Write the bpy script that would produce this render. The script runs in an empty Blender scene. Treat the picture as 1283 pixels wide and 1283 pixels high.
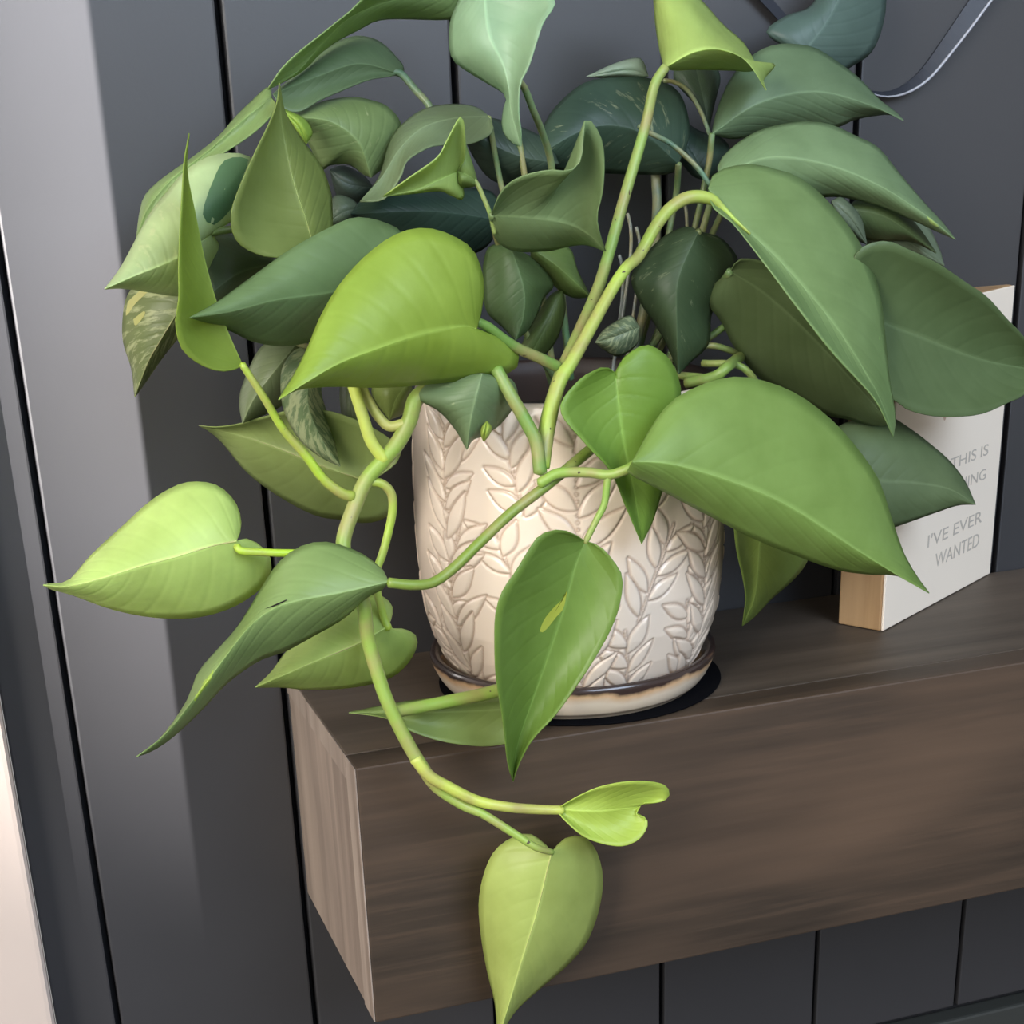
import bpy, bmesh, math, random
import numpy as np
from mathutils import Vector, Matrix

random.seed(7); np.random.seed(7)
scene = bpy.context.scene
COL = scene.collection

# ------------------------------------------------------------------ camera
F_PX, PX0, PY0 = 1980.5, 641.5, 997.0
yaw, pitch, roll = (math.radians(a) for a in (18.475, 23.175, -2.14))
CAM = np.array([-.1507, -.8436, .2811])
fw = np.array([math.sin(yaw)*math.cos(pitch), math.cos(yaw)*math.cos(pitch), -math.sin(pitch)])
r0 = np.array([math.cos(yaw), -math.sin(yaw), 0.]); u0 = np.cross(r0, fw)
rt = math.cos(roll)*r0 + math.sin(roll)*u0
up = -math.sin(roll)*r0 + math.cos(roll)*u0
cd = bpy.data.cameras.new('camera'); cam = bpy.data.objects.new('camera', cd); COL.objects.link(cam)
cd.sensor_width = 36; cd.lens = F_PX/1283*36; cd.shift_y = (PY0-641.5)/1283; cd.clip_start = .01
m = Matrix.Identity(4)
for i in range(3):
    m[i][0], m[i][1], m[i][2], m[i][3] = rt[i], up[i], -fw[i], CAM[i]
cam.matrix_world = m
scene.camera = cam

# ------------------------------------------------------------------ light
scene.view_settings.view_transform = 'Standard'
scene.view_settings.look = 'None'
scene.view_settings.gamma = 1
scene.view_settings.use_curve_mapping = False
scene.view_settings.exposure = 0.0
w = bpy.data.worlds.new('world'); scene.world = w; w.use_nodes = True
w.node_tree.nodes['Background'].inputs[0].default_value = (1., .985, .96, 1)
w.node_tree.nodes['Background'].inputs[1].default_value = .38

def lamp(kind, name, loc, target, energy, color, **kw):
    l = bpy.data.lights.new(name, kind); o = bpy.data.objects.new(name, l); COL.objects.link(o)
    o.location = loc
    o.rotation_euler = (Vector(target)-Vector(loc)).to_track_quat('-Z', 'Y').to_euler()
    l.energy = energy; l.color = color
    for k, v in kw.items(): setattr(l, k, v)
    return o
# daylight of the room's window on the left
lamp('AREA', 'window_daylight', (-1.5, -1.4, .85), (.12, -.08, .1), 72, (1., .94, .86), shape='RECTANGLE', size=1.0, size_y=1.3)
# cool daylight of the window across the room
lamp('AREA', 'front_window_daylight', (.65, -2.5, 1.65), (.15, 0, .2), 82, (.66, .8, 1.), shape='RECTANGLE', size=1.6, size_y=1.5)
# spot added outside to throw the light strip onto the wall
lamp('SPOT', 'strip_spot', (-5.7, -4.173, 1.7), (.16, 0, .33), 29000, (1., .95, .92), spot_size=math.radians(8.6), spot_blend=1., shadow_soft_size=.0025)

# ------------------------------------------------------------------ helpers
def ray(px, py): return fw + rt*((px-PX0)/F_PX) + up*((PY0-py)/F_PX)
def on_y(px, py, y):
    d = ray(px, py); t = (y-CAM[1])/d[1]
    return CAM + d*t
def catmull(P, n):
    """n points evenly spaced by arc length on a smooth curve through P (rows of any dimension)"""
    P = np.asarray(P, float)
    if len(P) == 2: P = np.array([P[0], (P[0]+P[1])/2, P[1]])
    Q = np.vstack([2*P[0]-P[1], P, 2*P[-1]-P[-2]])
    out = []
    for i in range(1, len(Q)-2):
        p0, p1, p2, p3 = Q[i-1], Q[i], Q[i+1], Q[i+2]
        for t in np.linspace(0, 1, 12, endpoint=False):
            out.append(.5*((2*p1)+(-p0+p2)*t+(2*p0-5*p1+4*p2-p3)*t*t+(-p0+3*p1-3*p2+p3)*t**3))
    out.append(P[-1]); out = np.array(out)
    d = np.concatenate([[0], np.cumsum(np.linalg.norm(np.diff(out, axis=0), axis=1))])
    s = np.linspace(0, d[-1], n) if np.isscalar(n) else np.asarray(n)*d[-1]
    return np.stack([np.interp(s, d, out[:, k]) for k in range(out.shape[1])], 1)

def link(name, me, mat=None, parent=None):
    o = bpy.data.objects.new(name, me); COL.objects.link(o)
    if mat: me.materials.append(mat)
    if parent: o.parent = parent
    return o
def mesh(name, V, Fc, mat, parent=None, org=(0, 0, 0), smooth=True):
    me = bpy.data.meshes.new(name)
    V = np.asarray(V, float)-np.asarray(org)
    me.from_pydata(V.tolist(), [], [list(map(int, f)) for f in Fc])
    if smooth: me.polygons.foreach_set('use_smooth', [True]*len(me.polygons))
    me.update()
    return link(name, me, mat, parent)
def box(name, lo, hi, mat, parent=None, org=(0, 0, 0), bevel=.0008, seg=2, M=None):
    bm = bmesh.new(); bmesh.ops.create_cube(bm, size=1)
    lo, hi = Vector(lo), Vector(hi)
    for v in bm.verts: v.co = Vector([(lo[i]+hi[i])/2+v.co[i]*(hi[i]-lo[i]) for i in range(3)])
    if bevel: bmesh.ops.bevel(bm, geom=bm.edges[:], offset=bevel, segments=seg, affect='EDGES', profile=.6)
    if M is not None: bmesh.ops.transform(bm, matrix=M, verts=bm.verts)
    bmesh.ops.translate(bm, vec=-Vector(org), verts=bm.verts)
    me = bpy.data.meshes.new(name); bm.to_mesh(me); bm.free()
    return link(name, me, mat, parent)
def tube(name, P, R, mat, parent=None, org=(0, 0, 0), k=10, n=None, cap=True):
    """round tube through 3-D points P with radii R"""
    P = np.asarray(P, float); R = np.asarray(R, float)
    n = n or max(12, 6*len(P))
    C = catmull(np.hstack([P, R[:, None]]), n)
    P, R = C[:, :3], C[:, 3]
    T = np.gradient(P, axis=0); T /= np.linalg.norm(T, axis=1)[:, None]
    a = np.cross(T[0], [0.3, .8, .5]); a /= np.linalg.norm(a)
    V = []
    for i in range(n):
        a = a - T[i]*(a@T[i]); a /= np.linalg.norm(a); b = np.cross(T[i], a)
        for j in range(k):
            t = 2*math.pi*j/k
            V.append(P[i]+R[i]*(math.cos(t)*a+math.sin(t)*b))
    Fc = [(i*k+j, i*k+(j+1) % k, (i+1)*k+(j+1) % k, (i+1)*k+j) for i in range(n-1) for j in range(k)]
    if cap:
        V += [P[0]-T[0]*R[0]*.5, P[-1]+T[-1]*R[-1]*.5]; q = n*k
        Fc += [(q, (j+1) % k, j) for j in range(k)]+[(q+1, (n-1)*k+j, (n-1)*k+(j+1) % k) for j in range(k)]
    return mesh(name, V, Fc, mat, parent, org)
def empty(name, loc):
    o = bpy.data.objects.new(name, None); COL.objects.link(o); o.location = loc; o.empty_display_size = .02
    return o
def tag(o, label=None, cat=None, group=None, kind=None):
    if not label and col[1] >= 174 and col[0] > 115: label = 'young lime green leaf'
    if not label and var >= .5: label = 'green leaf mottled with pale variegation'
    if label: o['label'] = label
    if cat: o['category'] = cat
    if group: o['group'] = group
    if kind: o['kind'] = kind
    return o

# ------------------------------------------------------------------ materials
class N:
    def __init__(s, name):
        s.m = bpy.data.materials.new(name); s.m.use_nodes = True; s.t = s.m.node_tree; s.n = s.t.nodes
        s.b = s.n['Principled BSDF']; s.out = s.n['Material Output']
    def add(s, kind, **kw):
        x = s.n.new('ShaderNode'+kind)
        for k, v in kw.items():
            if k == 'ins':
                for a, b in v.items():
                    if hasattr(b, 'is_output') or isinstance(b, bpy.types.NodeSocket): s.t.links.new(b, x.inputs[a])
                    else: x.inputs[a].default_value = b
            else: setattr(x, k, v)
        return x
    def math(s, op, a, b=0., c=None):
        x = s.n.new('ShaderNodeMath'); x.operation = op
        for i, v in enumerate((a, b) if c is None else (a, b, c)):
            if isinstance(v, bpy.types.NodeSocket): s.t.links.new(v, x.inputs[i])
            else: x.inputs[i].default_value = v
        return x.outputs[0]
    def ramp(s, f, stops, interp='LINEAR'):
        x = s.n.new('ShaderNodeValToRGB'); s.t.links.new(f, x.inputs[0]); x.color_ramp.interpolation = interp
        e = x.color_ramp.elements
        while len(e) < len(stops): e.new(.5)
        for q, (p, c) in zip(e, stops):
            q.position = p; q.color = c if len(c) == 4 else (*c, 1)
        return x.outputs[0]
    def mix(s, f, a, b, mode='MIX'):
        x = s.n.new('ShaderNodeMix'); x.data_type = 'RGBA'; x.blend_type = mode
        for i, v in ((0, f), (6, a), (7, b)):
            if isinstance(v, bpy.types.NodeSocket): s.t.links.new(v, x.inputs[i])
            else: x.inputs[i].default_value = v if i == 0 else ((*v, 1) if len(v) == 3 else v)
        return x.outputs[2]
    def set(s, **kw):
        for k, v in kw.items():
            k = k.replace('_', ' ')
            if isinstance(v, bpy.types.NodeSocket): s.t.links.new(v, s.b.inputs[k])
            else: s.b.inputs[k].default_value = (*v, 1) if isinstance(v, tuple) and len(v) == 3 else v
        return s
    def bump(s, h, strength=.3, dist=.001):
        x = s.add('Bump', ins={'Height': h, 'Strength': strength, 'Distance': dist})
        s.t.links.new(x.outputs[0], s.b.inputs['Normal'])
        return x.outputs[0]
def noise(M, scale, detail=3, vec=None, rough=.5):
    x = M.add('TexNoise', ins={'Scale': scale, 'Detail': detail, 'Roughness': rough})
    if vec is not None: M.t.links.new(vec, x.inputs['Vector'])
    return x.outputs['Fac']
def objco(M, scale=(1, 1, 1), loc=(0, 0, 0)):
    tc = M.add('TexCoord'); mp = M.add('Mapping'); M.t.links.new(tc.outputs['Object'], mp.inputs[0])
    mp.inputs['Scale'].default_value = scale; mp.inputs['Location'].default_value = loc
    return mp.outputs[0]

def mat_paint(name, col, rough=.5, var=.12, bump=.05, spec=.5):
    M = N(name); co = objco(M)
    f = noise(M, 14, 4, co)
    c = M.mix(f, tuple(x*(1-var) for x in col), tuple(x*(1+var) for x in col))
    M.set(Base_Color=c, Roughness=rough); M.b.inputs['Specular IOR Level'].default_value = spec; M.bump(noise(M, 420, 2, co), bump, .0006)
    return M.m
M_WALL = mat_paint('charcoal_paint', (.027, .027, .030), .45, spec=.8)
M_GAP = mat_paint('groove_black', (.006, .006, .008), .9)
M_WHITE = mat_paint('warm_white_paint', (.5, .42, .37), .5, .04)
M_LOWER = mat_paint('charcoal_surround', (.03, .033, .031), .5)

def mat_wood(name, dark, mid, light, along=0, rough=.55, off=0.):
    M = N(name)
    sc = [1, 1, 1]; sc[along] = .05
    co = objco(M, tuple(sc), (off, off*1.7, off*.6))
    warp = noise(M, 9, 3, co)
    g1 = noise(M, 38, 6, co, .62); g2 = noise(M, 170, 4, co, .6)
    sc2 = [1, 1, 1]; sc2[along] = .16
    pat = noise(M, 17, 3, objco(M, tuple(sc2), (off+3, off, 1.3)), .55)
    f = M.math('ADD', M.math('MULTIPLY', g1, .66), M.math('MULTIPLY', g2, .34))
    c = M.ramp(f, [(.36, dark), (.5, mid), (.66, light)])
    c = M.mix(M.ramp(pat, [(.42, (0, 0, 0)), (.68, (1, 1, 1))]), c, light)
    c = M.mix(M.math('MULTIPLY', M.ramp(warp, [(.45, (0, 0, 0)), (.7, (1, 1, 1))]), .55), c, dark)
    M.set(Base_Color=c, Roughness=rough); M.bump(g2, .25, .0006)
    return M.m
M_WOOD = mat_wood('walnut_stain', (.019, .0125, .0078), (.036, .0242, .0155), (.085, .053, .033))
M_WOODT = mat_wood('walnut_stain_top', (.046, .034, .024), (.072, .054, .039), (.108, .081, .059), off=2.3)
M_WOODE = mat_wood('walnut_end_lit', (.165, .128, .104), (.235, .187, .155), (.34, .27, .22), along=2, off=5.1)  # worn stain, lightened further: light from the left is put into the colour
M_WOODB = mat_wood('walnut_edge_lit', (.17, .13, .105), (.27, .22, .185), (.36, .3, .25), along=2, off=8.7)  # end grain with the left light put into its colour
M_TAN = mat_wood('raw_pine', (.3, .17, .075), (.4, .245, .115), (.48, .31, .16), along=2, rough=.6, off=1.1)

def mat_leaf():
    M = N('leaf')
    oi = M.add('ObjectInfo'); uv = M.add('UVMap'); sep = M.add('SeparateXYZ'); M.t.links.new(uv.outputs[0], sep.inputs[0])
    u, vv = sep.outputs[0], sep.outputs[1]
    v = M.math('ABSOLUTE', M.math('SUBTRACT', vv, .5))                      # 0 midrib .. .5 edge
    tc = M.add('TexCoord'); co = tc.outputs['Object']
    # midrib and side veins
    rib = M.ramp(v, [(.0, (1, 1, 1)), (.012, (.6, .6, .6)), (.026, (0, 0, 0))])
    ph = M.math('MULTIPLY', M.math('SUBTRACT', u, M.math('MULTIPLY', v, .55)), 62.)
    vein = M.math('POWER', M.math('ADD', M.math('MULTIPLY', M.math('SINE', ph), .5), .5), 6.)
    base = oi.outputs['Color']
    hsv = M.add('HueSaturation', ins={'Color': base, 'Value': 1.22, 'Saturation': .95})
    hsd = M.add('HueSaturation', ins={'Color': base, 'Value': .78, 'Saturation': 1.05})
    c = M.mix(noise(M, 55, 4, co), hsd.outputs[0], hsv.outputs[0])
    # creamy variegation, streaked along the side veins
    mp = M.add('CombineXYZ', ins={0: M.math('MULTIPLY', M.math('SUBTRACT', u, M.math('MULTIPLY', v, .55)), 13.), 1: M.math('MULTIPLY', vv, 4.), 2: M.math('MULTIPLY', oi.outputs['Random'], 40.)})
    vn = noise(M, 1.3, 5, mp.outputs[0], .62)
    thr = M.math('SUBTRACT', .88, M.math('MULTIPLY', oi.outputs['Alpha'], .5))
    vf = M.math('SMOOTH_MIN', M.math('MAXIMUM', M.math('MULTIPLY', M.math('SUBTRACT', vn, thr), 9.), 0.), 1., .2)
    vf = M.math('MINIMUM', M.math('MAXIMUM', vf, 0.), 1.)
    pale = M.mix(.62, base, (.62, .66, .38))
    c = M.mix(M.math('MULTIPLY', vf, .8), c, pale)
    ribc = M.add('HueSaturation', ins={'Color': base, 'Value': 1.7, 'Saturation': .9}).outputs[0]
    c = M.mix(M.math('MULTIPLY', rib, .5), c, ribc)
    M.set(Base_Color=c, Roughness=.42); M.b.inputs['Specular IOR Level'].default_value = .4
    h = M.math('ADD', M.math('MULTIPLY', vein, -.5), M.math('MULTIPLY', noise(M, 160, 2, co), .7))
    M.bump(h, .22, .0009)
    tr = M.add('BsdfTranslucent'); hs = M.add('HueSaturation', ins={'Color': c, 'Saturation': 1.25, 'Value': 1.35, 'Hue': .487})
    M.t.links.new(hs.outputs[0], tr.inputs[0])
    mx = M.add('MixShader', ins={0: .36}); M.t.links.new(M.b.outputs[0], mx.inputs[1]); M.t.links.new(tr.outputs[0], mx.inputs[2])
    M.t.links.new(mx.outputs[0], M.out.inputs[0])
    return M.m
M_LEAF = mat_leaf()
def mat_stem():
    M = N('stem'); oi = M.add('ObjectInfo'); co = objco(M)
    f = noise(M, 60, 3, co)
    c = M.mix(M.ramp(f, [(.4, (0, 0, 0)), (.75, (1, 1, 1))]), oi.outputs['Color'], (.3, .25, .1))
    spots = M.ramp(noise(M, 330, 1, co), [(.75, (0, 0, 0)), (.78, (1, 1, 1))])
    c = M.mix(spots, c, (.05, .03, .015))
    M.set(Base_Color=c, Roughness=.45); M.bump(f, .2, .0008)
    M.b.inputs['Subsurface Weight'].default_value = .15; M.b.inputs['Subsurface Radius'].default_value = (.002, .003, .001)
    return M.m
M_STEM = mat_stem()
def plain(name, col, rough=.5, nscale=80, var=.2):
    M = N(name); f = noise(M, nscale, 3, objco(M))
    M.set(Base_Color=M.mix(f, tuple(x*(1-var) for x in col), tuple(min(1, x*(1+var)) for x in col)), Roughness=rough)
    return M.m

def srgb(r, g, b):
    f = lambda c: (c/255/12.92) if c/255 <= .04045 else ((c/255+.055)/1.055)**2.4
    return (f(r), f(g), f(b))

# ------------------------------------------------------------------ the setting
GS, GX = .1171, -.1193                    # groove spacing and first groove
ZTOP, ZLOW, XR = 1.05, -.325, 1.28
wall = tag(empty('wall_back', (0, 0, ZLOW)), 'dark charcoal vertical shiplap wall behind the mantel', kind='structure')
WO = (0, 0, ZLOW)
box('backing', (-.154, .012, ZLOW-.5), (XR, .03, ZTOP), M_GAP, wall, WO, 0)
xs = [-.154]+[GX+GS*i for i in range(12)]
board_me = None
for i in range(len(xs)-1):
    a = xs[i]+(.0017 if i else 0); b = xs[i+1]-.0017
    if i >= 1 and board_me:
        o = link('board', board_me, None, wall); o.location = (xs[i]-xs[1], 0, 0)
    else:
        o = box('board', (a, 0, ZLOW), (b, .012, ZTOP), M_WALL, wall, WO, .0012)
        if i == 1: board_me = o.data
lower = tag(box('trim_1', (-.152, -.004, ZLOW-.40), (XR, .012, ZLOW-.009), M_LOWER, None, bevel=.002), 'charcoal surround board below the shiplap', kind='structure')
casing = tag(box('trim_2', (-.30, -.020, -1.0), (-.1545, .03, ZTOP), M_WHITE, None, bevel=.004, seg=3), 'warm white casing at the edge of the charcoal wall', kind='structure')
# unseen left wall, its opening added to cut the light strip's edge
wl = tag(empty('wall_left', (-1.65, -1.0, -1.3)), 'unseen white side wall with an opening added to shape the light', kind='structure')
LO = (-1.65, -1.0, -1.3)
def wl_box(name, lo, hi): return box(name, lo, hi, M_WHITE, wl, LO, 0)
wl_box('panel', (-1.7, -2.0, -1.3), (-1.6, -1.2117, 1.9)); wl_box('panel', (-1.7, -.05, -1.3), (-1.6, .03, 1.9))
wl_box('panel', (-1.7, -1.2117, 1.8), (-1.6, -.05, 1.9)); wl_box('panel', (-1.7, -1.2117, -1.3), (-1.6, -.05, -.6))
wl_box('panel', (-1.6, 0, -1.3), (-.302, .03, 1.9))
# unseen plate added near the spot to soften the strip's left side
sh_ = np.array([-5.7+.314, -4.173+.2353, 0]); shn = np.array([-.6, .8, 0.]); sht = np.array([.8, .6, 0.])
Vs = [sh_+shn*a+sht*b+np.array([0, 0, z]) for z in (-1.3, 2.4) for a, b in ((0, 0), (.35, 0), (.35, .01), (0, .01))]
mesh('light_blocker', Vs, [(0, 1, 2, 3), (4, 7, 6, 5), (0, 4, 5, 1), (1, 5, 6, 2), (2, 6, 7, 3), (3, 7, 4, 0)], M_WHITE, wl, LO, smooth=False)
M_FLOOR = mat_wood('floor_wood', (.05, .036, .026), (.075, .055, .04), (.11, .08, .06), along=1)
tag(box('floor', (-1.7, -4.2, -1.35), (3.2, .03, -1.3), M_FLOOR, None, bevel=0), 'dark wood floor of the room', kind='structure')

# ------------------------------------------------------------------ mantel
D, H, L = .16, .14, 1.15
mt = tag(empty('mantel_shelf', (L/2, -D/2, -H)), 'dark walnut stained box beam mantel shelf on the charcoal wall', 'mantel shelf')
MO = (L/2, -D/2, -H)
FB = .0195
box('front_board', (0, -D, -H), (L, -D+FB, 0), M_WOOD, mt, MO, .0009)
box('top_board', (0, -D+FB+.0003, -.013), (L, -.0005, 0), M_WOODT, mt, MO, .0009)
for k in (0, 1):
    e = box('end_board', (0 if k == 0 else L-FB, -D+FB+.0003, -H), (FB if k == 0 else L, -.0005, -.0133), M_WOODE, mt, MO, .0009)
box('lit_end_grain', (-.0007, -D+.0004, -H+.0004), (-.00002, -D+FB, -.0004), M_WOODB, mt, MO, .0002)  # thin sheets over the end grain, coloured as if lit from the left
box('lit_end_grain', (-.0007, -D+FB+.0006, -.0128), (-.00002, -.001, -.0004), M_WOODB, mt, MO, .0002)
box('bottom_board', (FB+.0003, -D+FB+.0003, -H), (L-FB-.0003, -.0005, -H+FB), M_WOOD, mt, MO, .0009)

# ------------------------------------------------------------------ saucer and pot
PC = np.array([.1405, -.0835]); LIFT = .0016
def lathe(name, prof, mat, parent, org, n=96, smooth=True):
    V = []; Fc = []; k = len(prof)
    for i in range(n):
        t = 2*math.pi*i/n
        for r, z in prof: V.append((PC[0]+r*math.cos(t), PC[1]+r*math.sin(t), z+LIFT))
    for i in range(n):
        for j in range(k-1):
            Fc.append((i*k+j, ((i+1) % n)*k+j, ((i+1) % n)*k+j+1, i*k+j+1))
    return mesh(name, V, Fc, mat, parent, org, smooth)
M = N('saucer_glaze')
co = objco(M); sp = M.add('SeparateXYZ', ins={0: co})
zz = M.math('ADD', sp.outputs[2], M.math('MULTIPLY', M.math('SUBTRACT', noise(M, 45, 4, co), .5), .008))
c = M.ramp(M.math('MULTIPLY', zz, 40.), [(.42, srgb(232, 215, 192)), (.58, srgb(205, 168, 128)), (.66, srgb(58, 44, 40)), (.95, srgb(50, 40, 38))])
line = M.ramp(M.math('MULTIPLY', sp.outputs[2], 100.), [(.22, (0, 0, 0)), (.3, (1, 1, 1)), (.36, (1, 1, 1)), (.44, (0, 0, 0))])
c = M.mix(M.math('MULTIPLY', line, .75), c, srgb(95, 80, 66))
M.set(Base_Color=c, Roughness=.22); M.b.inputs['Coat Weight'].default_value = .3
M_SAUCER = M.m
SO = (PC[0], PC[1], LIFT)
M_DISC = plain('flat_black', (.003, .003, .004), 1.); M_DISC.node_tree.nodes['Principled BSDF'].inputs['Specular IOR Level'].default_value = .05
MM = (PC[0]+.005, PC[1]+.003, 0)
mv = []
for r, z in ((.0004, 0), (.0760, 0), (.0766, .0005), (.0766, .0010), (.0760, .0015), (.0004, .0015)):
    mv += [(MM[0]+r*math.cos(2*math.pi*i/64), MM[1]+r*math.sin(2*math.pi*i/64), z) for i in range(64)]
pm = mesh('black_disc', mv, [(q*64+i, q*64+(i+1) % 64, (q+1)*64+(i+1) % 64, (q+1)*64+i) for q in range(5) for i in range(64)], M_DISC, None, MM)  # thin black disc, set off-centre under the saucer
pm.location = MM; tag(pm, 'thin round black disc lying under the cream saucer', 'mat')
saucer = tag(empty('plant_saucer', SO), 'round cream ceramic saucer with a dark brown glazed rim, under the pot', 'saucer')
sa = lathe('dish', [(0.0005, .0045), (.058, .0045), (.064, .008), (.0700, .0155), (.0725, .0190), (.0745, .0200), (.0762, .0192), (.0766, .0172), (.0752, .0125), (.0728, .0075), (.0700, .0035), (.0685, .0022), (.0672, .0018), (.0665, .0005), (.064, .0), (.0005, .0)], M_SAUCER, saucer, SO)
# the carved pot: one closed wall whose outer side carries the leaf relief
NT, NZ = 760, 250
ZB, ZR = .0052, .157
def pot_r(z):
    return np.interp(z, [.005, .010, .018, .028, .042, .06, .085, .105, .125, .142, .152, .157], [.0600, .0640, .0688, .0732, .0773, .0794, .0802, .0801, .0795, .0785, .0775, .0765])
zs = np.linspace(ZB, ZR, NZ); th = np.linspace(0, 2*math.pi, NT, endpoint=False)
S = (th*.079)[None, :].repeat(NZ, 0); Z = zs[:, None].repeat(NT, 1)
PER = 2*math.pi*.079
rel = np.zeros((NZ, NT)); groove = np.zeros((NZ, NT)); filled = np.zeros((NZ, NT), bool)
rng = np.random.RandomState(3)
def wrap(d): return (d+PER/2) % PER-PER/2
def leafcut(s0, z0, ang, ln, wd):
    """carved leaf: pillowed blade with a grooved outline"""
    global rel, groove, filled
    ds = wrap(S-s0); dz = Z-z0
    a = ds*math.cos(ang)+dz*math.sin(ang); b = -ds*math.sin(ang)+dz*math.cos(ang)
    t = a/ln; hw = wd*np.sin(np.pi*np.clip(t, 0, 1)**.85)*.5
    ins = (t > 0) & (t < 1) & (np.abs(b) < hw+.0014)
    d = hw-np.abs(b)                              # >0 inside
    g = np.exp(-(d/.0006)**2)*ins
    pil = np.clip(d/.0022, 0, 1)*ins
    vis = ins & ~filled
    rel = np.where(vis,   .0005*np.sqrt(pil)-.0009*g, rel); groove = np.where(vis, np.maximum(groove, g), groove)
    filled |= ins & (d > -.0004)
def stemcut(pts, wd=.0009):
    global rel, groove
    C = catmull(pts, 90)
    dmin = np.full(S.shape, 1.)
    for s0, z0 in C[::2]:
        dmin = np.minimum(dmin, np.hypot(wrap(S-s0), Z-z0))
    g = np.exp(-((dmin-wd)/.0005)**2); core = dmin < wd
    rel = np.where(filled, rel, rel-.0006*g+.0004*core); groove = np.where(filled, groove, np.maximum(groove, g))
    return C
stems = []
for i in range(7):
    s0 = PER*i/7+rng.uniform(-.006, .006); lean = rng.uniform(-.022, .022)
    stems.append([(s0, .004), (s0+lean*.25, .045), (s0+lean*.75, .09), (s0+lean*1.3, .152)])
twigs = []
for i in range(10):
    s0 = PER*(i+.5)/10+rng.uniform(-.006, .006)
    for q in range(3):
        z0 = .006+q*.05+rng.uniform(-.006, .006); ln = rng.choice([-1, 1])*rng.uniform(.006, .02)
        twigs.append([(s0, z0), (s0+ln*.4, z0+.02), (s0+ln, z0+.046)])
for pts, nl, l0, w0 in [(p_, 11, .0275, .0092) for p_ in stems]+[(p_, 5, .0235, .0082) for p_ in twigs]:
    C = catmull(pts, nl)
    for j in range(0, nl-1):
        tx, tz = C[j+1]-C[j]; base = math.atan2(tz, tx)
        for sgn in (-1, 1):
            if rng.rand() < .05: continue
            leafcut(C[j][0], C[j][1]+sgn*.0018, base+sgn*rng.uniform(.5, .95), l0*rng.uniform(.85, 1.12), w0*rng.uniform(.85, 1.1))
for pts in stems+twigs: stemcut(pts, .0008)
plainmask = np.clip((Z-ZB-.0015)/.003, 0, 1)*np.clip((ZR-.003-Z)/.003, 0, 1)
Rr = pot_r(Z)+rel*plainmask
V = np.stack([PC[0]+Rr*np.cos(th)[None], PC[1]+Rr*np.sin(th)[None], Z+LIFT], -1).reshape(-1, 3)
inner = [(.0745, .1585), (.0725, .157), (.0712, .150), (.0712, .132)]
Vi = []
for r, z in inner: Vi += [(PC[0]+r*math.cos(t), PC[1]+r*math.sin(t), z+LIFT) for t in th]
V = np.vstack([V, np.array(Vi)]); rows = NZ+len(inner)
ii, jj = np.meshgrid(np.arange(rows-1), np.arange(NT), indexing='ij')
Fc = np.stack([ii*NT+jj, ii*NT+(jj+1) % NT, (ii+1)*NT+(jj+1) % NT, (ii+1)*NT+jj], -1).reshape(-1, 4)
M = N('pot_glaze'); co = objco(M)
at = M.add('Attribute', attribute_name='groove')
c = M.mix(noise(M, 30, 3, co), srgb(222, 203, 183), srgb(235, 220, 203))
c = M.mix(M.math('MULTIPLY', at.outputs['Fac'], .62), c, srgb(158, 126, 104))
sp = M.add('SeparateXYZ', ins={0: co})
rimf = M.ramp(M.math('MULTIPLY', M.math('ADD', sp.outputs[2], M.math('MULTIPLY', noise(M, 160, 3, objco(M, (1, 1, .2))), .008)), 6.), [(.945, (0, 0, 0)), (.965, (1, 1, 1))])
c = M.mix(M.math('MULTIPLY', rimf, .7), c, srgb(120, 88, 70))
M.set(Base_Color=c, Roughness=.26); M.b.inputs['Coat Weight'].default_value = .35; M.b.inputs['Coat Roughness'].default_value = .15
M_POT = M.m
M_POTIN = plain('pot_inside', srgb(52, 38, 32), .5)
PO = (PC[0], PC[1], ZB+LIFT)
pot = tag(empty('plant_pot', PO), 'glazed cream ceramic plant pot carved all over with leafy sprigs', 'plant pot')
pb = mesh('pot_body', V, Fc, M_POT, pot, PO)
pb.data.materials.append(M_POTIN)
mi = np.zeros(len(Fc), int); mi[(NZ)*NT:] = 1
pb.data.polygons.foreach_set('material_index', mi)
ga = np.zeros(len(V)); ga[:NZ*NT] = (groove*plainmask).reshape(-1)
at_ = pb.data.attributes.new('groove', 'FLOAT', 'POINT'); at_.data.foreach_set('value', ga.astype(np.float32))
lathe('pot_base', [(.0005, ZB), (.0600, ZB)], M_POT, pot, PO)
M_SOIL = plain('soil', (.02, .014, .01), .95, 120, .5)
Vs = []; n = 48
for r in np.linspace(.0006, .0708, 9):
    for i in range(n):
        t = 2*math.pi*i/n; Vs.append((PC[0]+r*math.cos(t), PC[1]+r*math.sin(t), .138+random.uniform(-.002, .002)))
mesh('soil', Vs, [(q*n+i, q*n+(i+1) % n, (q+1)*n+(i+1) % n, (q+1)*n+i) for q in range(8) for i in range(n)], M_SOIL, pot, PO)

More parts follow.
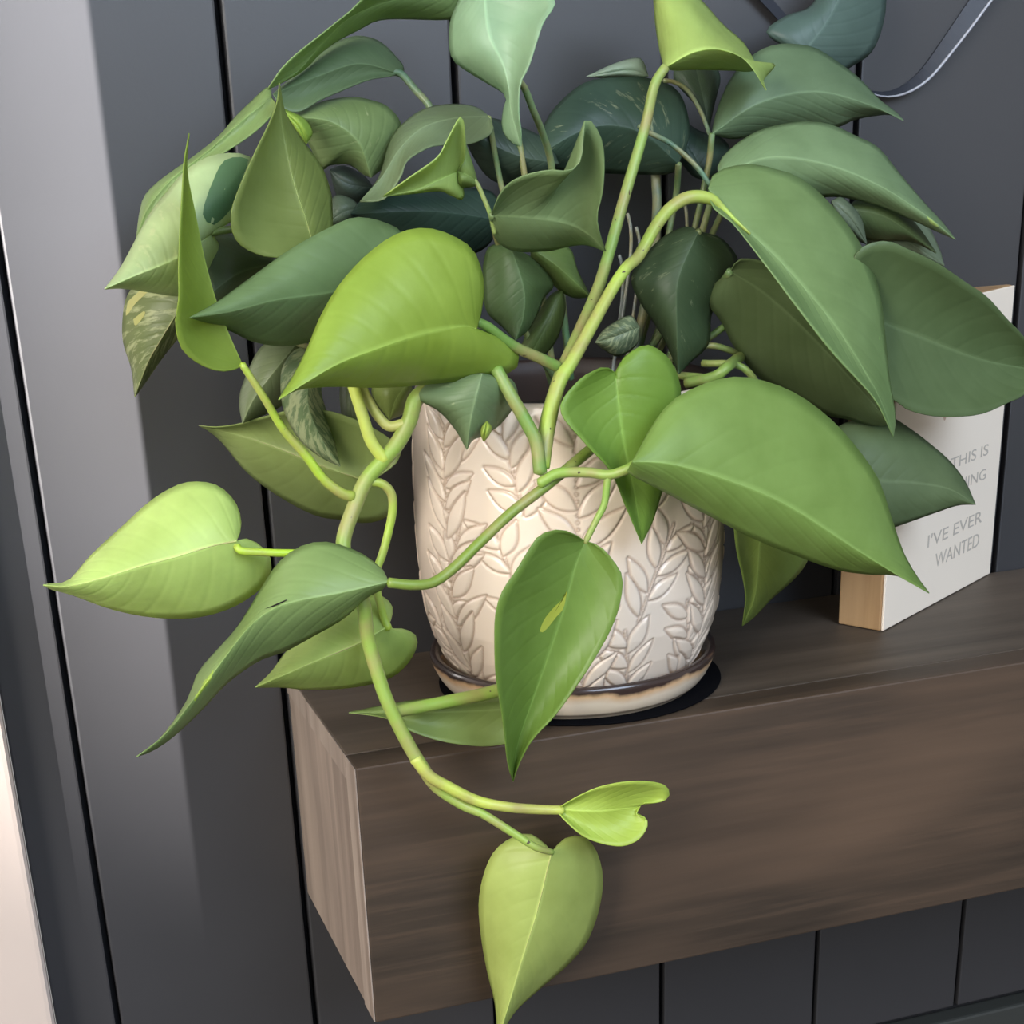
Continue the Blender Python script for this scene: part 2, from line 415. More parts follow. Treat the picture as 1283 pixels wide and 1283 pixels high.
# ------------------------------------------------------------------ block sign
SP = np.array([.3341, -.0806, 0.]); sa_ = np.array([.8534, .5213, 0.]); sn = np.array([.5213, -.8534, 0.])
SW, SH, SD = .1485, .179, .0285
SM = Matrix(((sa_[0], -sn[0], 0, SP[0]), (sa_[1], -sn[1], 0, SP[1]), (0, 0, 1, 0), (0, 0, 0, 1)))   # local x along face, y into block
sign = tag(empty('block_sign', tuple(SP)), 'small wooden block sign with a white lettered face, leaning by the wall beside the pot', 'sign')
SO2 = tuple(SP)
M_SIGN = mat_paint('sign_white', srgb(238, 224, 206), .55, .03, .1)
box('block', (0, .0012, .0003), (SW, SD, SH), M_TAN, sign, SO2, .0012, M=SM)
box('painted_face', (.0006, -.0004, .0006), (SW-.0003, .0012, SH-.0004), M_SIGN, sign, SO2, .0005, M=SM)
M_INK = plain('grey_ink', srgb(186, 176, 164), .7)
def lettering(txt, right, z, h, wid):
    cu = bpy.data.curves.new('t', 'FONT'); cu.body = txt; cu.size = 1; cu.extrude = .004
    o = bpy.data.objects.new('t', cu); COL.objects.link(o)
    dg = bpy.context.evaluated_depsgraph_get(); me = bpy.data.meshes.new_from_object(o.evaluated_get(dg))
    bpy.data.objects.remove(o)
    P = np.array([v.co[:] for v in me.vertices]); mn, mx = P.min(0), P.max(0)
    for v in me.vertices:
        x = (v.co.x-mn[0])/(mx[0]-mn[0])*wid+right-wid; zz = (v.co.y-mn[1])/(mx[1]-mn[1])*h+z; y = -.00045-.0001*(v.co.z > 0)
        v.co = SM @ Vector((x, y, zz))-Vector(SO2)
    me.name = 'lettering'; o = link('lettering', me, M_INK, sign); o['label'] = 'grey lettering reading '+txt
lettering('THIS IS', .129, .0805, .0068, .053)
lettering('EVERYTHING', .1285, .0655, .0068, .092)
lettering("I'VE EVER", .128, .0385, .0078, .076)
lettering('WANTED', .1262, .0236, .0086, .062)
kn = mesh('knot', [tuple(SM @ Vector((.0631+.0022*math.cos(t), -.00046, .115+.0035*math.sin(t)))) for t in np.linspace(0, 2*math.pi, 14, endpoint=False)], [range(14)], plain('knot_brown', srgb(196, 165, 140), .6), sign, SO2)

# ------------------------------------------------------------------ flat cable on the wall
cab = tag(empty('flat_cable', (.37, -.006, .285)), 'dark flat cable looping down the charcoal wall above the plant', 'cable')
CO = (.37, -.006, .285)
path = catmull([(.165, -.006, .56), (.19, -.006, .46), (.225, -.006, .39), (.262, -.006, .352), (.283, -.006, .335), (.303, -.006, .318), (.330, -.006, .297), (.352, -.006, .2875), (.3697, -.006, .2853), (.388, -.006, .292), (.405, -.006, .308), (.428, -.006, .3335), (.445, -.006, .354), (.47, -.006, .40), (.49, -.006, .46), (.50, -.006, .56)], 110); NP = 110
wd = np.interp(path[:, 0], [.2, .31, .352, .372, .42, .5], [.0075, .0065, .0022, .003, .0085, .0095])
T = np.gradient(path, axis=0); T /= np.linalg.norm(T, axis=1)[:, None]
nrm = np.stack([-T[:, 2], 0*T[:, 0], T[:, 0]], 1)
V = []
for i in range(NP):
    q0 = path[i]; q1 = path[i]+nrm[i]*wd[i]+np.array([0, .0045, 0])
    V += [q0, q1, q1+np.array([0, .0008, 0]), q0+np.array([0, .0008, 0])]
Fc = [(i*4+j, i*4+(j+1) % 4, (i+1)*4+(j+1) % 4, (i+1)*4+j) for i in range(NP-1) for j in range(4)]
mesh('ribbon', V, Fc, plain('cable_black', (.018, .022, .032), .55), cab, CO, smooth=False)
pe = (path+np.array([0, -.0004, 0]))[path[:, 0] > .345]
tube('lit_edge', pe, np.interp(np.arange(len(pe)), [0, 6, len(pe)], [.0003, .0008, .0008]), plain('cable_edge_lit', (.3, .31, .35), .35), cab, CO, k=6, n=70)  # highlight along the cable's edge, put in as a pale tube

# ------------------------------------------------------------------ pothos
PL = (PC[0], PC[1], .138)
plant = tag(empty('pothos_plant', PL), 'leafy green pothos with trailing vines growing in the carved cream pot', 'plant')
tris = 0
NU, NV = 30, 8
def P3(px, py, y): return on_y(px, py, min(y, -.006))
def leaf(mid, e1, e2, y, off=(.012, .012), col=(90, 140, 70), var=0., bow=-.004, rib=False, ripple=.0012, label=None, sharp=True):
    """a leaf from the run of its midrib and of its two edges (base to tip); y = depth of base and tip, off = depth of the edges against the midrib"""
    us = np.linspace(0, 1, NU)
    mid = list(mid); e1 = [mid[0]]+list(e1); e2 = [mid[0]]+list(e2)
    if e1[-1] != mid[-1]: e1.append(mid[-1])
    if e2[-1] != mid[-1]: e2.append(mid[-1])
    mm = catmull(mid, us**1.25); A = catmull(e1, us); B = catmull(e2, us)
    ym = np.interp(us**1.25, [0, 1], y)+bow*np.sin(np.pi*us)
    sh = np.sqrt(np.clip(np.sin(np.pi*np.clip(us, 0, 1)), 0, 1))
    V = []; UV = []
    rr = random.uniform(0, 6)
    for i in range(NU):
        row = [(k/NV, B, off[1], -1) for k in range(NV, 0, -1)]+[(0, A, 0, 0)]+[(k/NV, A, off[0], 1) for k in range(1, NV+1)]
        for v, E, o, sg in row:
            px = mm[i]*(1-v)+E[i]*v
            yy = ym[i]+1.45*o*sh[i]*(v**1.1)-.0028*math.sin(math.pi*v)*sh[i]*(1 if o >= 0 else -1) \
                + ripple*sh[i]*v*v*math.sin(us[i]*11+rr+sg)
            V.append(P3(px[0], px[1], yy)); UV.append((us[i]**1.25, .5+.5*v*sg))
    k = 2*NV+1
    Fc = [(i*k+j, i*k+j+1, (i+1)*k+j+1, (i+1)*k+j) for i in range(NU-1) for j in range(k-1)]
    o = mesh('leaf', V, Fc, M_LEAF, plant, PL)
    ul = o.data.uv_layers.new(name='UVMap'); idx = np.zeros(len(o.data.loops), int); o.data.loops.foreach_get('vertex_index', idx)
    ul.data.foreach_set('uv', np.array(UV)[idx].astype(np.float32).ravel())
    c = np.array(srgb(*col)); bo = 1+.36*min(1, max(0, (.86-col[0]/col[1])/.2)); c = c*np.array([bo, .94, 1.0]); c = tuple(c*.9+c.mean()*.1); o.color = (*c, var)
    if sharp:
        for e in o.data.edges:
            a_, b_ = e.vertices
            if a_ % k == NV and b_ % k == NV: e.use_edge_sharp = True
    sm = o.modifiers.new('thickness', 'SOLIDIFY'); sm.thickness = .0005; sm.offset = 0
    if rib:
        R = np.interp(us, [0, .1, 1], [.0011, .0008, .0002])
        C = np.array([V[i*k+NV] for i in range(NU)])
        C = C + (CAM-C)/np.linalg.norm(CAM-C, axis=1)[:, None]*.0001
        t = tube('midrib', C, R*.5, M_STEM, o, PL, k=6, n=NU, cap=False); t.color = (c[0]*1.08+.01, c[1]*1.08+.01, c[2]*1.0+.005, 1)
    if not label and col[1] >= 174 and col[0] > 115: label = 'young lime green leaf'
    if not label and var >= .5: label = 'green leaf mottled with pale variegation'
    if label: o['label'] = label
    o['grid'] = k
    return o, V
def stem(name, pts, r, col=(150, 175, 75), r2=None):
    """pts: (px, py, depth y); r in photo pixels"""
    P = [P3(*q) for q in pts]; n_ = len(P)
    rl = list(r) if hasattr(r, '__len__') else [r, r2 or r]
    R = [np.interp(i/(n_-1), np.linspace(0, 1, len(rl)), rl)*np.dot(p-CAM, fw)/F_PX for i, p in enumerate(P)]
    o = tube(name, P, R, M_STEM, plant, PL, k=10); o.color = (*(np.array(srgb(*col))*.85), 1)
    return o

from mathutils.bvhtree import BVHTree
def patch(lf, poly, col, name='pale_streak'):
    """a patch of other colour lying on a leaf, run along the given outline"""
    o, V = lf; k = 2*NV+1
    Fc = [(i*k+j, i*k+j+1, (i+1)*k+j+1, (i+1)*k+j) for i in range(NU-1) for j in range(k-1)]
    bv = BVHTree.FromPolygons([tuple(v) for v in V], Fc)
    P = catmull(poly+[poly[0]], 22)[:-1]
    c = P.mean(0); n = len(P); pts = []
    for t_ in (1., .75, .5, .25, .02):
        for q in P:
            d = Vector(ray(*(c+(q-c)*t_))).normalized(); hit = bv.ray_cast(Vector(CAM), d)[0]
            if hit is None: return
            pts.append(np.array(hit)-np.array(d)*.0006)
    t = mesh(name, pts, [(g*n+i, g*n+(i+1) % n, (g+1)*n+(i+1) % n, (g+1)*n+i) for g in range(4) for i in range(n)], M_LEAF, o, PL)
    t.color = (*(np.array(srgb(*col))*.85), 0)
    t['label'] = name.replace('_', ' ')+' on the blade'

# --- leaves at the back
leaf([(1000,75),(1040,20),(1080,-70)], [(985,60),(960,40),(985,20),(1015,8),(1040,-30)], [(1040,95),(1072,80),(1092,65),(1105,35),(1110,0),(1105,-40)], (-.045,-.03), (.008,.008), (72,112,100))
leaf([(892,168),(950,130),(1020,115),(1085,130),(1132,151)], [(898,140),(915,100),(940,72),(962,59),(987,55),(1020,60),(1045,75),(1075,97),(1102,125),(1122,140)], [(920,174),(960,166),(1010,160),(1047,160),(1070,150),(1102,144),(1117,144)], (-.075,-.06), (.014,.01), (96,140,98))
leaf([(888,162),(880,120),(868,72)], [(870,130),(845,100),(850,78)], [(895,130),(902,95),(885,76)], (-.06,-.05), (.006,.006), (70,105,80))
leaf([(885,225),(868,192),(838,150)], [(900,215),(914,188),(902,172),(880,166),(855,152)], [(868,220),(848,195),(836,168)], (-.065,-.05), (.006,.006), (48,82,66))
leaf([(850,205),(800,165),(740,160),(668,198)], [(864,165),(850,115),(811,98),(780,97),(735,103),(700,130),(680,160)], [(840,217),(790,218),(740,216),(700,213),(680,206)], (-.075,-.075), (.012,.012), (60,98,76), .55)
leaf([(812,95),(785,88),(735,96)], [(806,78),(797,73),(770,80)], [(800,98),(770,98)], (-.06,-.055), (.004,.004), (165,190,160), .2)
leaf([(580,-15),(500,-2),(440,20),(400,58),(372,90),(335,112)], [(570,-40),(500,-28),(455,-2),(441,12),(410,37),(360,78)], [(577,10),(565,24),(482,24),(450,37),(425,50),(402,66),(380,88),(352,104)], (-.07,-.10), (-.014,.012), (122,168,98))
leaf([(500,92),(450,80),(400,95),(342,118)], [(506,84),(482,57),(462,47),(437,47),(402,65),(372,92)], [(487,96),(462,100),(425,115),(400,126),(375,140),(355,136)], (-.065,-.095), (.01,-.006), (94,134,90))
leaf([(340,122),(305,150),(260,190),(215,225),(185,262),(171,300)], [(337,108),(312,130),(292,150),(275,170),(247,193),(202,225),(182,245),(175,268)], [(346,136),(320,165),(277,194),(240,218),(205,262),(185,290)], (-.08,-.085), (.01,-.006), (118,162,90))
leaf([(465,222),(450,180),(420,155),(390,148),(362,150)], [(490,200),(503,160),(487,135),(462,125),(437,122),(402,128),(375,141)], [(455,218),(437,206),(412,207),(404,212),(392,190),(378,165)], (-.09,-.095), (.012,.012), (112,150,88), .5)
leaf([(384,180),(374,158),(351,135)], [(391,165),(380,148)], [(377,172),(363,155)], (-.105,-.105), (.004,.004), (135,185,60))
leaf([(468,235),(435,230),(413,213)], [(455,220),(430,208)], [(452,253),(425,248)], (-.075,-.075), (.006,.006), (58,86,72))
leaf([(452,262),(430,266),(408,282)], [(440,249),(418,247)], [(448,278),(430,288)], (-.09,-.09), (.006,.006), (82,108,82))
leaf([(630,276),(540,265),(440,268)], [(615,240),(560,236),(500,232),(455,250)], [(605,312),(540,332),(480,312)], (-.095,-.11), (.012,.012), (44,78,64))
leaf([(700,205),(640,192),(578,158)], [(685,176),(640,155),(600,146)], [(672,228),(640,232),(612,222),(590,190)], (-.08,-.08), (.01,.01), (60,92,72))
leaf([(612,146),(570,148),(530,160),(500,188),(480,220),(451,253)], [(600,136),(580,131),(550,132),(525,140),(500,160),(487,182),(475,222)], [(618,165),(590,180),(552,182),(535,186),(510,202),(502,222),(482,249)], (-.085,-.12), (.012,-.012), (112,142,98))
leaf([(1042,252),(1066,275),(1086,306)], [(1056,248),(1078,272)], [(1045,276),(1066,297)], (-.10,-.10), (.005,.005), (105,128,98))
leaf([(1080,288),(1130,300),(1183,333)], [(1120,268),(1158,280),(1176,310)], [(1090,312),(1130,322),(1162,328)], (-.075,-.07), (.006,.006), (120,142,108))
leaf([(1060,262),(1110,272),(1173,317)], [(1080,248),(1120,256),(1150,284)], [(1065,292),(1100,302),(1140,302)], (-.085,-.085), (.008,.008), (80,118,70))
leaf([(345,330),(300,342),(258,372)], [(332,310),(290,294),(256,305),(252,345)], [(332,352),(300,370),(272,382)], (-.115,-.12), (.01,.01), (98,124,88))
lf25 = leaf([(240,360),(220,395),(200,428),(185,455),(169,497)], [(215,348),(180,350),(160,370),(154,400),(155,430),(165,462)], [(246,385),(236,412),(222,425),(202,450),(180,482)], (-.09,-.08), (.012,.012), (112,130,74), .75, rib=True)
leaf([(372,430),(340,470),(318,500),(304,530)], [(350,424),(325,438),(305,480),(300,505)], [(388,450),(378,490),(350,510),(325,522)], (-.10,-.10), (.012,.01), (118,138,92))
leaf([(395,448),(385,500),(400,545),(426,584)], [(375,436),(355,458),(352,490),(358,520),(375,550),(400,571)], [(407,465),(402,490),(410,520),(418,550)], (-.12,-.12), (.008,.012), (98,138,90), .85, ripple=.003)
leaf([(458,602),(407,585),(350,562),(300,545),(249,533)], [(482,592),(502,570),(482,545),(430,520),(380,512),(335,521),(300,531),(270,535)], [(492,612),(496,634),(480,650),(455,655),(430,651),(400,647),(367,632),(332,610),(305,587),(280,556),(262,540)], (-.11,-.07), (-.012,.012), (132,158,82), rib=True)
leaf([(446,470),(441,520),(461,570)], [(430,474),(426,495),(430,525),(443,551)], [(457,482),(461,520),(463,550)], (-.10,-.10), (.006,.006), (112,128,90))
leaf([(513,478),(496,500),(488,526)], [(480,478),(466,488),(472,506)], [(517,495),(508,516)], (-.13,-.13), (.006,.006), (118,142,62))
# --- the middle
lf12 = leaf([(265,292),(222,323),(165,347),(131,362)], [(300,268),(317,228),(312,196),(270,194),(235,212),(210,240),(187,270),(160,320),(147,342)], [(278,318),(265,350),(240,369),(222,371),(182,365),(152,361)], (-.12,-.14), (.016,.014), (176,202,140), .6)
leaf([(393,312),(385,280),(370,235),(360,195),(352,150),(350,104)], [(370,325),(340,322),(327,320),(305,310),(292,293),(290,265),(302,230),(320,190),(337,155),(347,128)], [(406,314),(416,290),(416,262),(414,240),(402,207),(382,180),(358,142)], (-.14,-.13), (-.014,.012), (126,148,68), .3, rib=True)
leaf([(875,290),(850,350),(848,410),(850,469)], [(860,284),(830,298),(805,325),(791,348),(800,375),(820,405),(836,432)], [(905,300),(926,330),(916,365),(892,392),(888,430),(866,453)], (-.125,-.13), (.014,.014), (62,96,60), .5, ripple=.003)
leaf([(801,410),(775,420),(746,429)], [(790,396),(770,404),(755,415)], [(797,432),(775,446),(757,438)], (-.115,-.115), (.004,.004), (110,135,95), .8)
leaf([(640,310),(656,360),(656,395),(646,426)], [(615,308),(606,330),(606,360),(610,390),(630,410)], [(667,324),(693,355),(682,372),(672,395),(662,413)], (-.13,-.14), (.012,.012), (76,118,66))
leaf([(665,311),(700,335),(740,372)], [(690,306),(714,312),(724,340)], [(668,330),(690,354),(716,372)], (-.12,-.115), (.01,.01), (104,146,72))
leaf([(705,363),(686,405),(662,448)], [(690,370),(670,400),(652,438)], [(708,390),(696,428),(674,450)], (-.11,-.115), (.006,.006), (84,116,52))
leaf([(616,270),(660,272),(710,280),(740,295),(759,315)], [(625,245),(640,228),(663,218),(690,213),(714,214),(728,200),(731,172),(735,147),(752,170),(757,200),(755,240),(748,270),(752,295)], [(619,295),(630,308),(650,315),(688,314),(715,308),(736,307)], (-.155,-.155), (-.02,.014), (112,154,98), .35)
leaf([(572,215),(550,225),(520,238),(480,246)], [(583,195),(579,146),(562,172),(548,197),(512,223)], [(580,235),(579,250),(562,243),(550,239),(520,242)], (-.15,-.16), (-.008,.006), (150,190,92))
leaf([(573,214),(590,222),(599,231)], [(578,172),(590,200)], [(575,232),(590,234)], (-.15,-.148), (.004,.003), (118,160,76))
leaf([(605,-30),(612,40),(630,80),(638,112),(641,140),(653,183)], [(590,-38),(575,0),(565,25),(563,55),(568,75),(587,90),(612,105),(634,120),(630,140),(630,163),(640,178)], [(650,-42),(695,-2),(680,30),(663,82),(652,105),(650,140),(653,165)], (-.12,-.14), (.014,-.012), (128,182,138))
leaf([(833,85),(868,66),(900,62),(934,76),(960,113)], [(826,60),(820,15),(822,-22),(850,-28),(880,2),(905,30),(930,52),(944,75),(954,96)], [(845,88),(870,87),(918,88),(942,89),(972,80),(955,102)], (-.11,-.10), (.03,.02), (168,200,98))
lf4 = leaf([(900,222),(960,198),(1030,205),(1100,232),(1160,270),(1197,300)], [(900,205),(912,190),(935,172),(962,160),(1000,153),(1037,155),(1075,172),(1100,185),(1125,215),(1157,253),(1180,278)], [(905,240),(950,265),(1000,258),(1032,247),(1062,248),(1100,258),(1142,275),(1170,288)], (-.10,-.10), (.016,.008), (112,158,106), .12)
leaf([(1072,380),(1110,405),(1150,420),(1187,435),(1237,452),(1312,466)], [(1064,350),(1070,322),(1085,307),(1112,302),(1137,312),(1175,330),(1212,355),(1237,372),(1262,400),(1283,422)], [(1070,410),(1078,450),(1095,485),(1122,502),(1137,513),(1167,521),(1200,522),(1232,518),(1262,505),(1283,495)], (-.115,-.10), (-.012,-.016), (78,116,68))
leaf([(915,340),(962,370),(1022,426),(1080,490),(1116,532)], [(930,324),(980,338),(1040,400),(1090,470)], [(896,355),(888,380),(905,405),(917,430),(935,455),(960,480),(1000,500),(1037,520),(1062,525),(1095,534)], (-.13,-.125), (-.006,.016), (84,116,68))
leaf([(1040,588),(1102,602),(1137,604),(1187,612),(1222,632)], [(1034,560),(1050,535),(1080,524),(1110,520),(1140,537),(1170,560),(1192,580),(1210,605)], [(1040,625),(1060,660),(1095,668),(1122,660),(1170,643),(1200,633)], (-.12,-.12), (.012,.002), (92,126,80), .15)
leaf([(955,630),(952,675),(946,745),(930,784)], [(935,628),(920,645),(920,665),(924,695),(930,720),(934,750)], [(985,640),(1015,670),(1012,701),(995,725),(967,750),(945,773)], (-.14,-.12), (-.004,.012), (118,158,66), .3)
lf3 = leaf([(887,236),(921,276),(962,312),(1000,352),(1044,405),(1077,455),(1102,500),(1119,547)], [(890,226),(897,216),(915,209),(945,206),(970,212),(1000,222),(1030,245),(1062,282),(1084,318),(1102,367),(1109,422),(1114,472),(1122,522)], [(892,258),(905,270),(921,283),(962,336),(1003,391),(1044,443),(1094,498),(1112,532)], (-.13,-.17), (.022,-.012), (112,160,92))
leaf([(505,340),(460,355),(412,367),(345,376),(290,390),(238,398)], [(513,312),(502,290),(487,281),(465,274),(441,273),(415,284),(385,300),(360,315),(332,335),(295,362),(270,380)], [(500,375),(470,410),(430,425),(390,428),(370,432),(345,433),(315,427),(290,415),(260,404)], (-.14,-.185), (.006,.018), (96,142,86))
leaf([(304,458),(285,415),(270,375),(255,320),(245,270),(234,212),(237,167)], [(290,464),(270,464),(245,453),(227,435),(220,405),(224,373),(224,320),(229,225),(231,200)], [(297,461),(276,432),(260,385),(247,325),(239,270),(232,212)], (-.165,-.16), (-.012,.03), (122,160,48))
leaf([(604,468),(596,500),(589,530),(585,563)], [(560,472),(525,486),(525,500),(550,515),(570,537)], [(640,475),(649,500),(640,515),(625,533),(605,546),(592,551)], (-.18,-.175), (.012,.012), (108,148,98), .45, ripple=.004)
leaf([(610,528),(608,540),(606,553)], [(604,535),(603,545)], [(616,536),(612,546)], (-.178,-.178), (.002,.002), (160,190,70))
# --- in front of the pot
leaf([(771,467),(775,510),(782,560),(795,620),(804,681)], [(760,460),(750,462),(725,477),(702,513),(733,555),(765,590),(783,632)], [(777,455),(785,445),(808,432),(828,440),(843,457),(853,490),(850,540),(840,590),(830,615),(818,652)], (-.178,-.180), (-.007,.003), (104,162,52))
leaf([(668,886),(600,890),(520,893),(437,893)], [(655,868),(620,868),(560,873),(500,880),(455,889)], [(668,905),(655,922),(632,932),(601,935),(555,929),(517,917),(487,901),(457,895)], (-.168,-.165), (.008,-.004), (128,162,82))
leaf([(485,785),(452,805),(400,827),(320,861)], [(491,772),(490,757),(475,746),(455,748),(420,765),(390,785),(360,815),(340,842)], [(490,788),(505,788),(520,795),(522,810),(510,832),(487,850),(442,861),(387,864),(355,861)], (-.17,-.15), (.014,.012), (158,194,92), rib=True)
leaf([(296,678),(265,684),(220,698),(178,709),(130,724),(85,735),(54,733)], [(301,665),(301,647),(293,627),(275,610),(253,604),(225,607),(190,627),(153,660),(115,695),(87,727),(68,731)], [(304,675),(315,677),(330,687),(340,705),(333,730),(310,750),(280,765),(240,774),(190,773),(140,763),(90,745),(67,739)], (-.17,-.17), (.016,.014), (182,214,112), .15, rib=True)
lf35 = leaf([(487,729),(430,742),(357,757),(318,780),(285,820),(240,880),(205,922),(171,948)], [(480,715),(455,695),(420,681),(392,680),(367,690),(345,710),(327,738),(308,770),(290,795),(250,840),(237,873),(217,905),(196,930)], [(480,738),(460,748),(430,775),(392,797),(355,817),(330,825),(305,840),(280,860),(252,890),(218,922),(192,940)], (-.20,-.20), (.016,.012), (122,166,92), .3)
leaf([(597,412),(575,409),(530,418),(475,436),(425,455),(385,478),(349,501)], [(603,390),(606,355),(595,317),(570,297),(535,286),(500,292),(462,317),(425,357),(400,400),(388,430),(370,467)], [(617,420),(640,430),(650,450),(637,467),(575,477),(487,485),(425,484),(395,485),(370,489)], (-.185,-.215), (.012,.018), (132,178,50))
lf33 = leaf([(733,678),(720,710),(705,765),(680,840),(657,905),(646,942),(643,979)], [(715,667),(695,664),(675,672),(662,690),(647,715),(630,740),(621,770),(620,815),(622,852),(630,902),(636,955)], [(752,685),(770,705),(780,725),(777,755),(767,785),(747,822),(722,860),(695,897),(667,927),(650,958)], (-.20,-.195), (-.014,-.008), (98,150,54))
leaf([(792,578),(838,581),(888,594),(950,616),(1000,641),(1075,690),(1125,721),(1164,743)], [(800,565),(818,532),(845,500),(888,479),(925,472),(963,479),(1000,495),(1037,522),(1070,557),(1100,600),(1117,650),(1133,695),(1150,724)], [(787,592),(830,615),(900,652),(950,677),(1000,697),(1050,714),(1095,720),(1120,720),(1145,731)], (-.214,-.20), (.016,.012), (112,164,72))
leaf([(697,1014),(748,1016),(803,1009)], [(720,1000),(748,987),(780,980),(810,979),(833,984),(839,995),(830,1004),(806,1006)], [(707,1027),(730,1047),(755,1057),(780,1060),(800,1052),(811,1036),(809,1025),(797,1021)], (-.20,-.205), (-.006,-.006), (170,202,72))
leaf([(691,1068),(686,1088),(672,1145),(655,1200),(637,1260),(624,1302)], [(682,1057),(667,1046),(655,1045),(635,1053),(617,1070),(605,1100),(600,1135),(604,1180),(612,1223),(620,1256)], [(695,1063),(707,1051),(725,1047),(740,1055),(751,1077),(755,1105),(750,1140),(735,1180),(710,1210),(675,1240),(645,1268)], (-.20,-.19), (.014,.014), (174,196,94), rib=True)

patch(lf33, [(711,739),(706,750),(695,760),(682,776),(676,793),(685,788),(697,773),(706,762)], (196,206,84))
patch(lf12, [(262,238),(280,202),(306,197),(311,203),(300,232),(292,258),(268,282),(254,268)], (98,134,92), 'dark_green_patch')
patch(lf35, [(331,763),(345,757),(359,751),(358,753),(345,759)], (40,38,30), 'dry_slit')
patch(lf35, [(268,838),(258,846),(246,868),(243,880),(252,868),(264,852)], (176,205,84))
patch(lf4, [(1160,268),(1170,270),(1178,282),(1168,283)], (180,205,120))
patch(lf3, [(1101,416),(1105,414),(1107,432),(1106,446),(1102,436)], (160,195,120))
patch(lf25, [(160,378),(176,364),(186,364),(170,380),(158,396)], (196,196,128))
patch(lf25, [(167,400),(180,390),(181,395),(170,408)], (190,192,120))
# --- vines and leaf stalks
stem('vine', [(560,470,-.14),(535,488,-.16),(520,502,-.163),(513,527,-.163),(498,555,-.163),(480,577,-.163),(460,600,-.163),(445,632,-.165),(430,680,-.17),(440,715,-.175),(455,755,-.18),(461,800,-.18),(475,850,-.183),(488,885,-.186),(513,935,-.19),(533,967,-.193)], 10.5, (142,170,72), 8.5)
stem('petiole', [(520,950,-.192),(538,972,-.194),(560,985,-.195),(597,1003,-.197),(635,1011,-.2),(672,1014,-.2),(705,1015,-.202)], 8, (190,205,90), 6)
stem('petiole', [(525,955,-.188),(545,985,-.19),(580,1009,-.194),(605,1020,-.198),(645,1045,-.203),(672,1062,-.206),(692,1068,-.203)], 7.5, (150,178,82), 4)
stem('petiole', [(442,622,-.165),(428,618,-.166),(405,600,-.166),(385,573,-.166),(355,538,-.166),(330,497,-.166),(303,456,-.166)], 7, (165,195,62), 4.5)
stem('petiole', [(436,460,-.16),(443,485,-.16),(455,523,-.162),(465,553,-.163),(482,577,-.164)], 7.5, (185,200,88), 8)
stem('petiole', [(448,470,-.155),(456,490,-.156),(465,508,-.157),(475,523,-.158),(488,534,-.16),(507,531,-.163)], 6, (180,188,96), 7)
stem('petiole', [(460,604,-.163),(478,606,-.163),(490,618,-.163),(492,638,-.163),(487,665,-.163),(479,695,-.164),(470,725,-.166),(480,770,-.168),(487,788,-.17)], 6, (160,188,66), 5)
stem('petiole', [(297,684,-.17),(302,690,-.172),(328,692,-.172),(361,693,-.172),(400,692,-.172),(432,685,-.17)], 5, (172,208,58), 5)
stem('vine', [(487,730,-.2),(517,733,-.2),(542,730,-.198),(567,713,-.195),(601,680,-.192),(640,643,-.19),(679,613,-.187),(710,588,-.182),(740,563,-.172),(768,540,-.155)], 6.5, (122,146,60), 7)
stem('petiole', [(622,462,-.175),(640,495,-.18),(660,530,-.183),(672,555,-.185),(677,592,-.187)], 8, (112,152,68), 9)
stem('petiole', [(834,84,-.11),(820,107,-.11),(808,160,-.11),(785,238,-.115),(762,320,-.125),(747,367,-.135),(717,435,-.155),(702,470,-.165),(688,515,-.172),(680,555,-.176)], 6, (140,172,84), 9)
stem('petiole', [(940,293,-.142),(921,276,-.139),(905,261,-.136),(890,249,-.135),(865,247,-.135),(842,259,-.135),(822,283,-.138),(800,321,-.143),(785,335,-.147),(767,362,-.152),(742,407,-.16),(717,452,-.168),(702,476,-.172),(692,508,-.176),(684,548,-.18),(679,585,-.185)], [1.5,4,8,8,7.5,7.5,8,9,10,10], (168,195,84))
stem('petiole', [(676,606,-.188),(700,593,-.19),(737,592,-.195),(762,595,-.2),(785,588,-.204),(800,578,-.205)], 7, (140,172,76), 6)
stem('petiole', [(762,597,-.2),(760,610,-.2),(757,632,-.2),(747,652,-.2),(733,680,-.2)], 5, (138,172,76), 4)
stem('petiole', [(596,403,-.18),(612,410,-.178),(630,424,-.175),(650,437,-.172),(675,448,-.168),(700,460,-.164)], 6, (112,150,70), 7)
stem('petiole', [(488,893,-.186),(530,885,-.18),(565,878,-.178),(600,871,-.177),(640,862,-.176),(680,862,-.172),(698,880,-.17)], 8, (140,172,72), 9)
stem('petiole', [(648,100,-.13),(657,110,-.125),(668,138,-.12),(680,168,-.11),(692,215,-.1),(700,330,-.09),(715,475,-.09)], 4.5, (105,145,100))
stem('petiole', [(490,90,-.066),(503,93,-.066),(520,112,-.07),(540,136,-.075),(560,180,-.08)], 4.5, (98,132,100))
stem('petiole', [(566,211,-.15),(580,216,-.15),(596,228,-.15),(606,248,-.15),(614,268,-.15),(620,292,-.148)], 3, (140,172,96))
stem('petiole', [(832,101,-.07),(845,103,-.068),(862,114,-.066),(878,140,-.066),(889,168,-.066)], 2.6, (130,160,130))
stem('petiole', [(800,158,-.085),(815,167,-.085),(840,180,-.085),(870,206,-.088),(890,232,-.09)], 3.2, (100,135,110))
stem('petiole', [(820,200,-.06),(822,230,-.06),(823,262,-.065),(818,330,-.08),(800,420,-.09),(790,470,-.095)], 6, (92,112,92))
for a, b in ((786,268),(797,285),(776,320),(856,250)):
    stem('petiole', [(a,b,-.07),(a+4,b+18,-.07),(a+3,b+60,-.08),(a-12,b+170,-.09)], 2.2, (128,136,132))
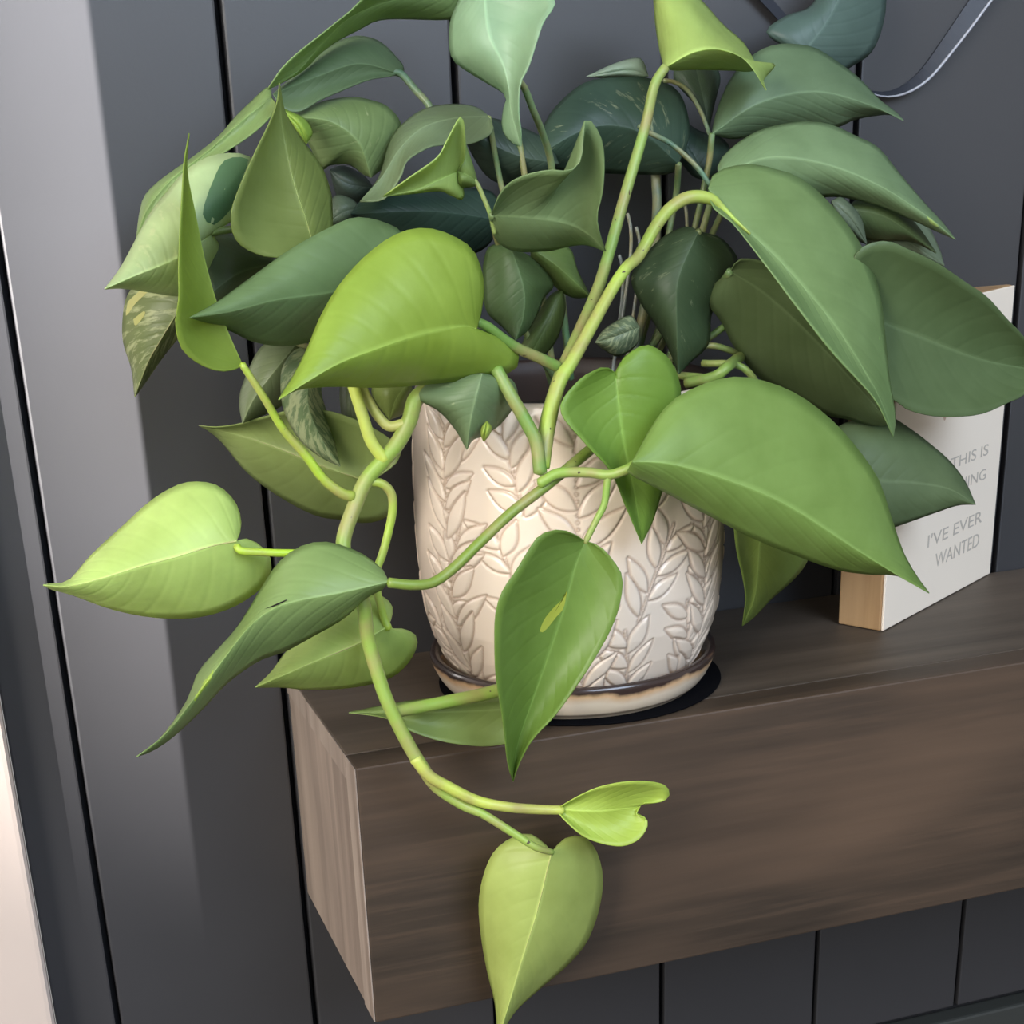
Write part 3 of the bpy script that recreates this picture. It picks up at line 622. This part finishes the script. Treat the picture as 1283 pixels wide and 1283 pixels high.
stem('petiole', [(975,415,-.08),(955,428,-.088),(930,445,-.105),(912,459,-.142),(895,472,-.142),(860,480,-.13)], 7, (122,150,72))
stem('petiole', [(985,462,-.08),(955,452,-.09),(930,446,-.104),(912,438,-.115),(888,433,-.115),(850,440,-.11)], 4, (112,138,76))
stem('petiole', [(1040,588,-.12),(1000,560,-.125),(960,500,-.13),(930,460,-.135),(880,455,-.12)], 4.5, (120,148,70))
stem('petiole', [(955,632,-.14),(950,590,-.15),(930,530,-.155),(900,480,-.14),(850,470,-.12)], 5, (120,148,70))
stem('petiole', [(1072,380,-.115),(1010,370,-.115),(940,390,-.11),(880,430,-.105),(840,470,-.1)], 4.5, (105,135,70))
stem('petiole', [(265,292,-.12),(300,290,-.12),(370,330,-.12),(450,400,-.12),(560,460,-.12)], 4.5, (120,150,80))
stem('petiole', [(240,360,-.09),(300,390,-.1),(400,430,-.11),(540,480,-.12)], 4.5, (120,150,80))
stem('petiole', [(505,340,-.14),(540,360,-.14),(590,410,-.14),(630,470,-.13)], 5, (110,145,80))
stem('petiole', [(393,312,-.14),(420,340,-.13),(500,400,-.12),(600,470,-.12)], 4.5, (130,155,80))
for pts, r_ in (([(1000,75,-.045),(985,105,-.045),(940,190,-.05),(880,320,-.065),(810,475,-.08)], 4),
                ([(892,168,-.075),(886,215,-.072),(860,320,-.075),(800,475,-.085)], 4),
                ([(900,222,-.10),(888,262,-.085),(850,380,-.085),(785,480,-.09)], 4.5),
                ([(580,-15,-.07),(612,50,-.075),(640,125,-.08),(662,250,-.085),(695,475,-.09)], 4),
                ([(850,205,-.075),(846,250,-.065),(825,350,-.075),(790,475,-.085)], 4),
                ([(915,340,-.13),(895,370,-.11),(855,430,-.10),(820,478,-.1)], 5),
                ([(875,290,-.125),(878,310,-.105),(858,400,-.095),(825,475,-.095)], 4),
                ([(616,270,-.155),(624,305,-.122),(660,420,-.112),(700,480,-.1)], 4),
                ([(372,430,-.10),(430,450,-.11),(545,480,-.12)], 4),
                ([(612,146,-.085),(632,250,-.085),(680,440,-.1),(690,480,-.1)], 3.5)):
    stem('petiole', pts, r_, (104,132,84))
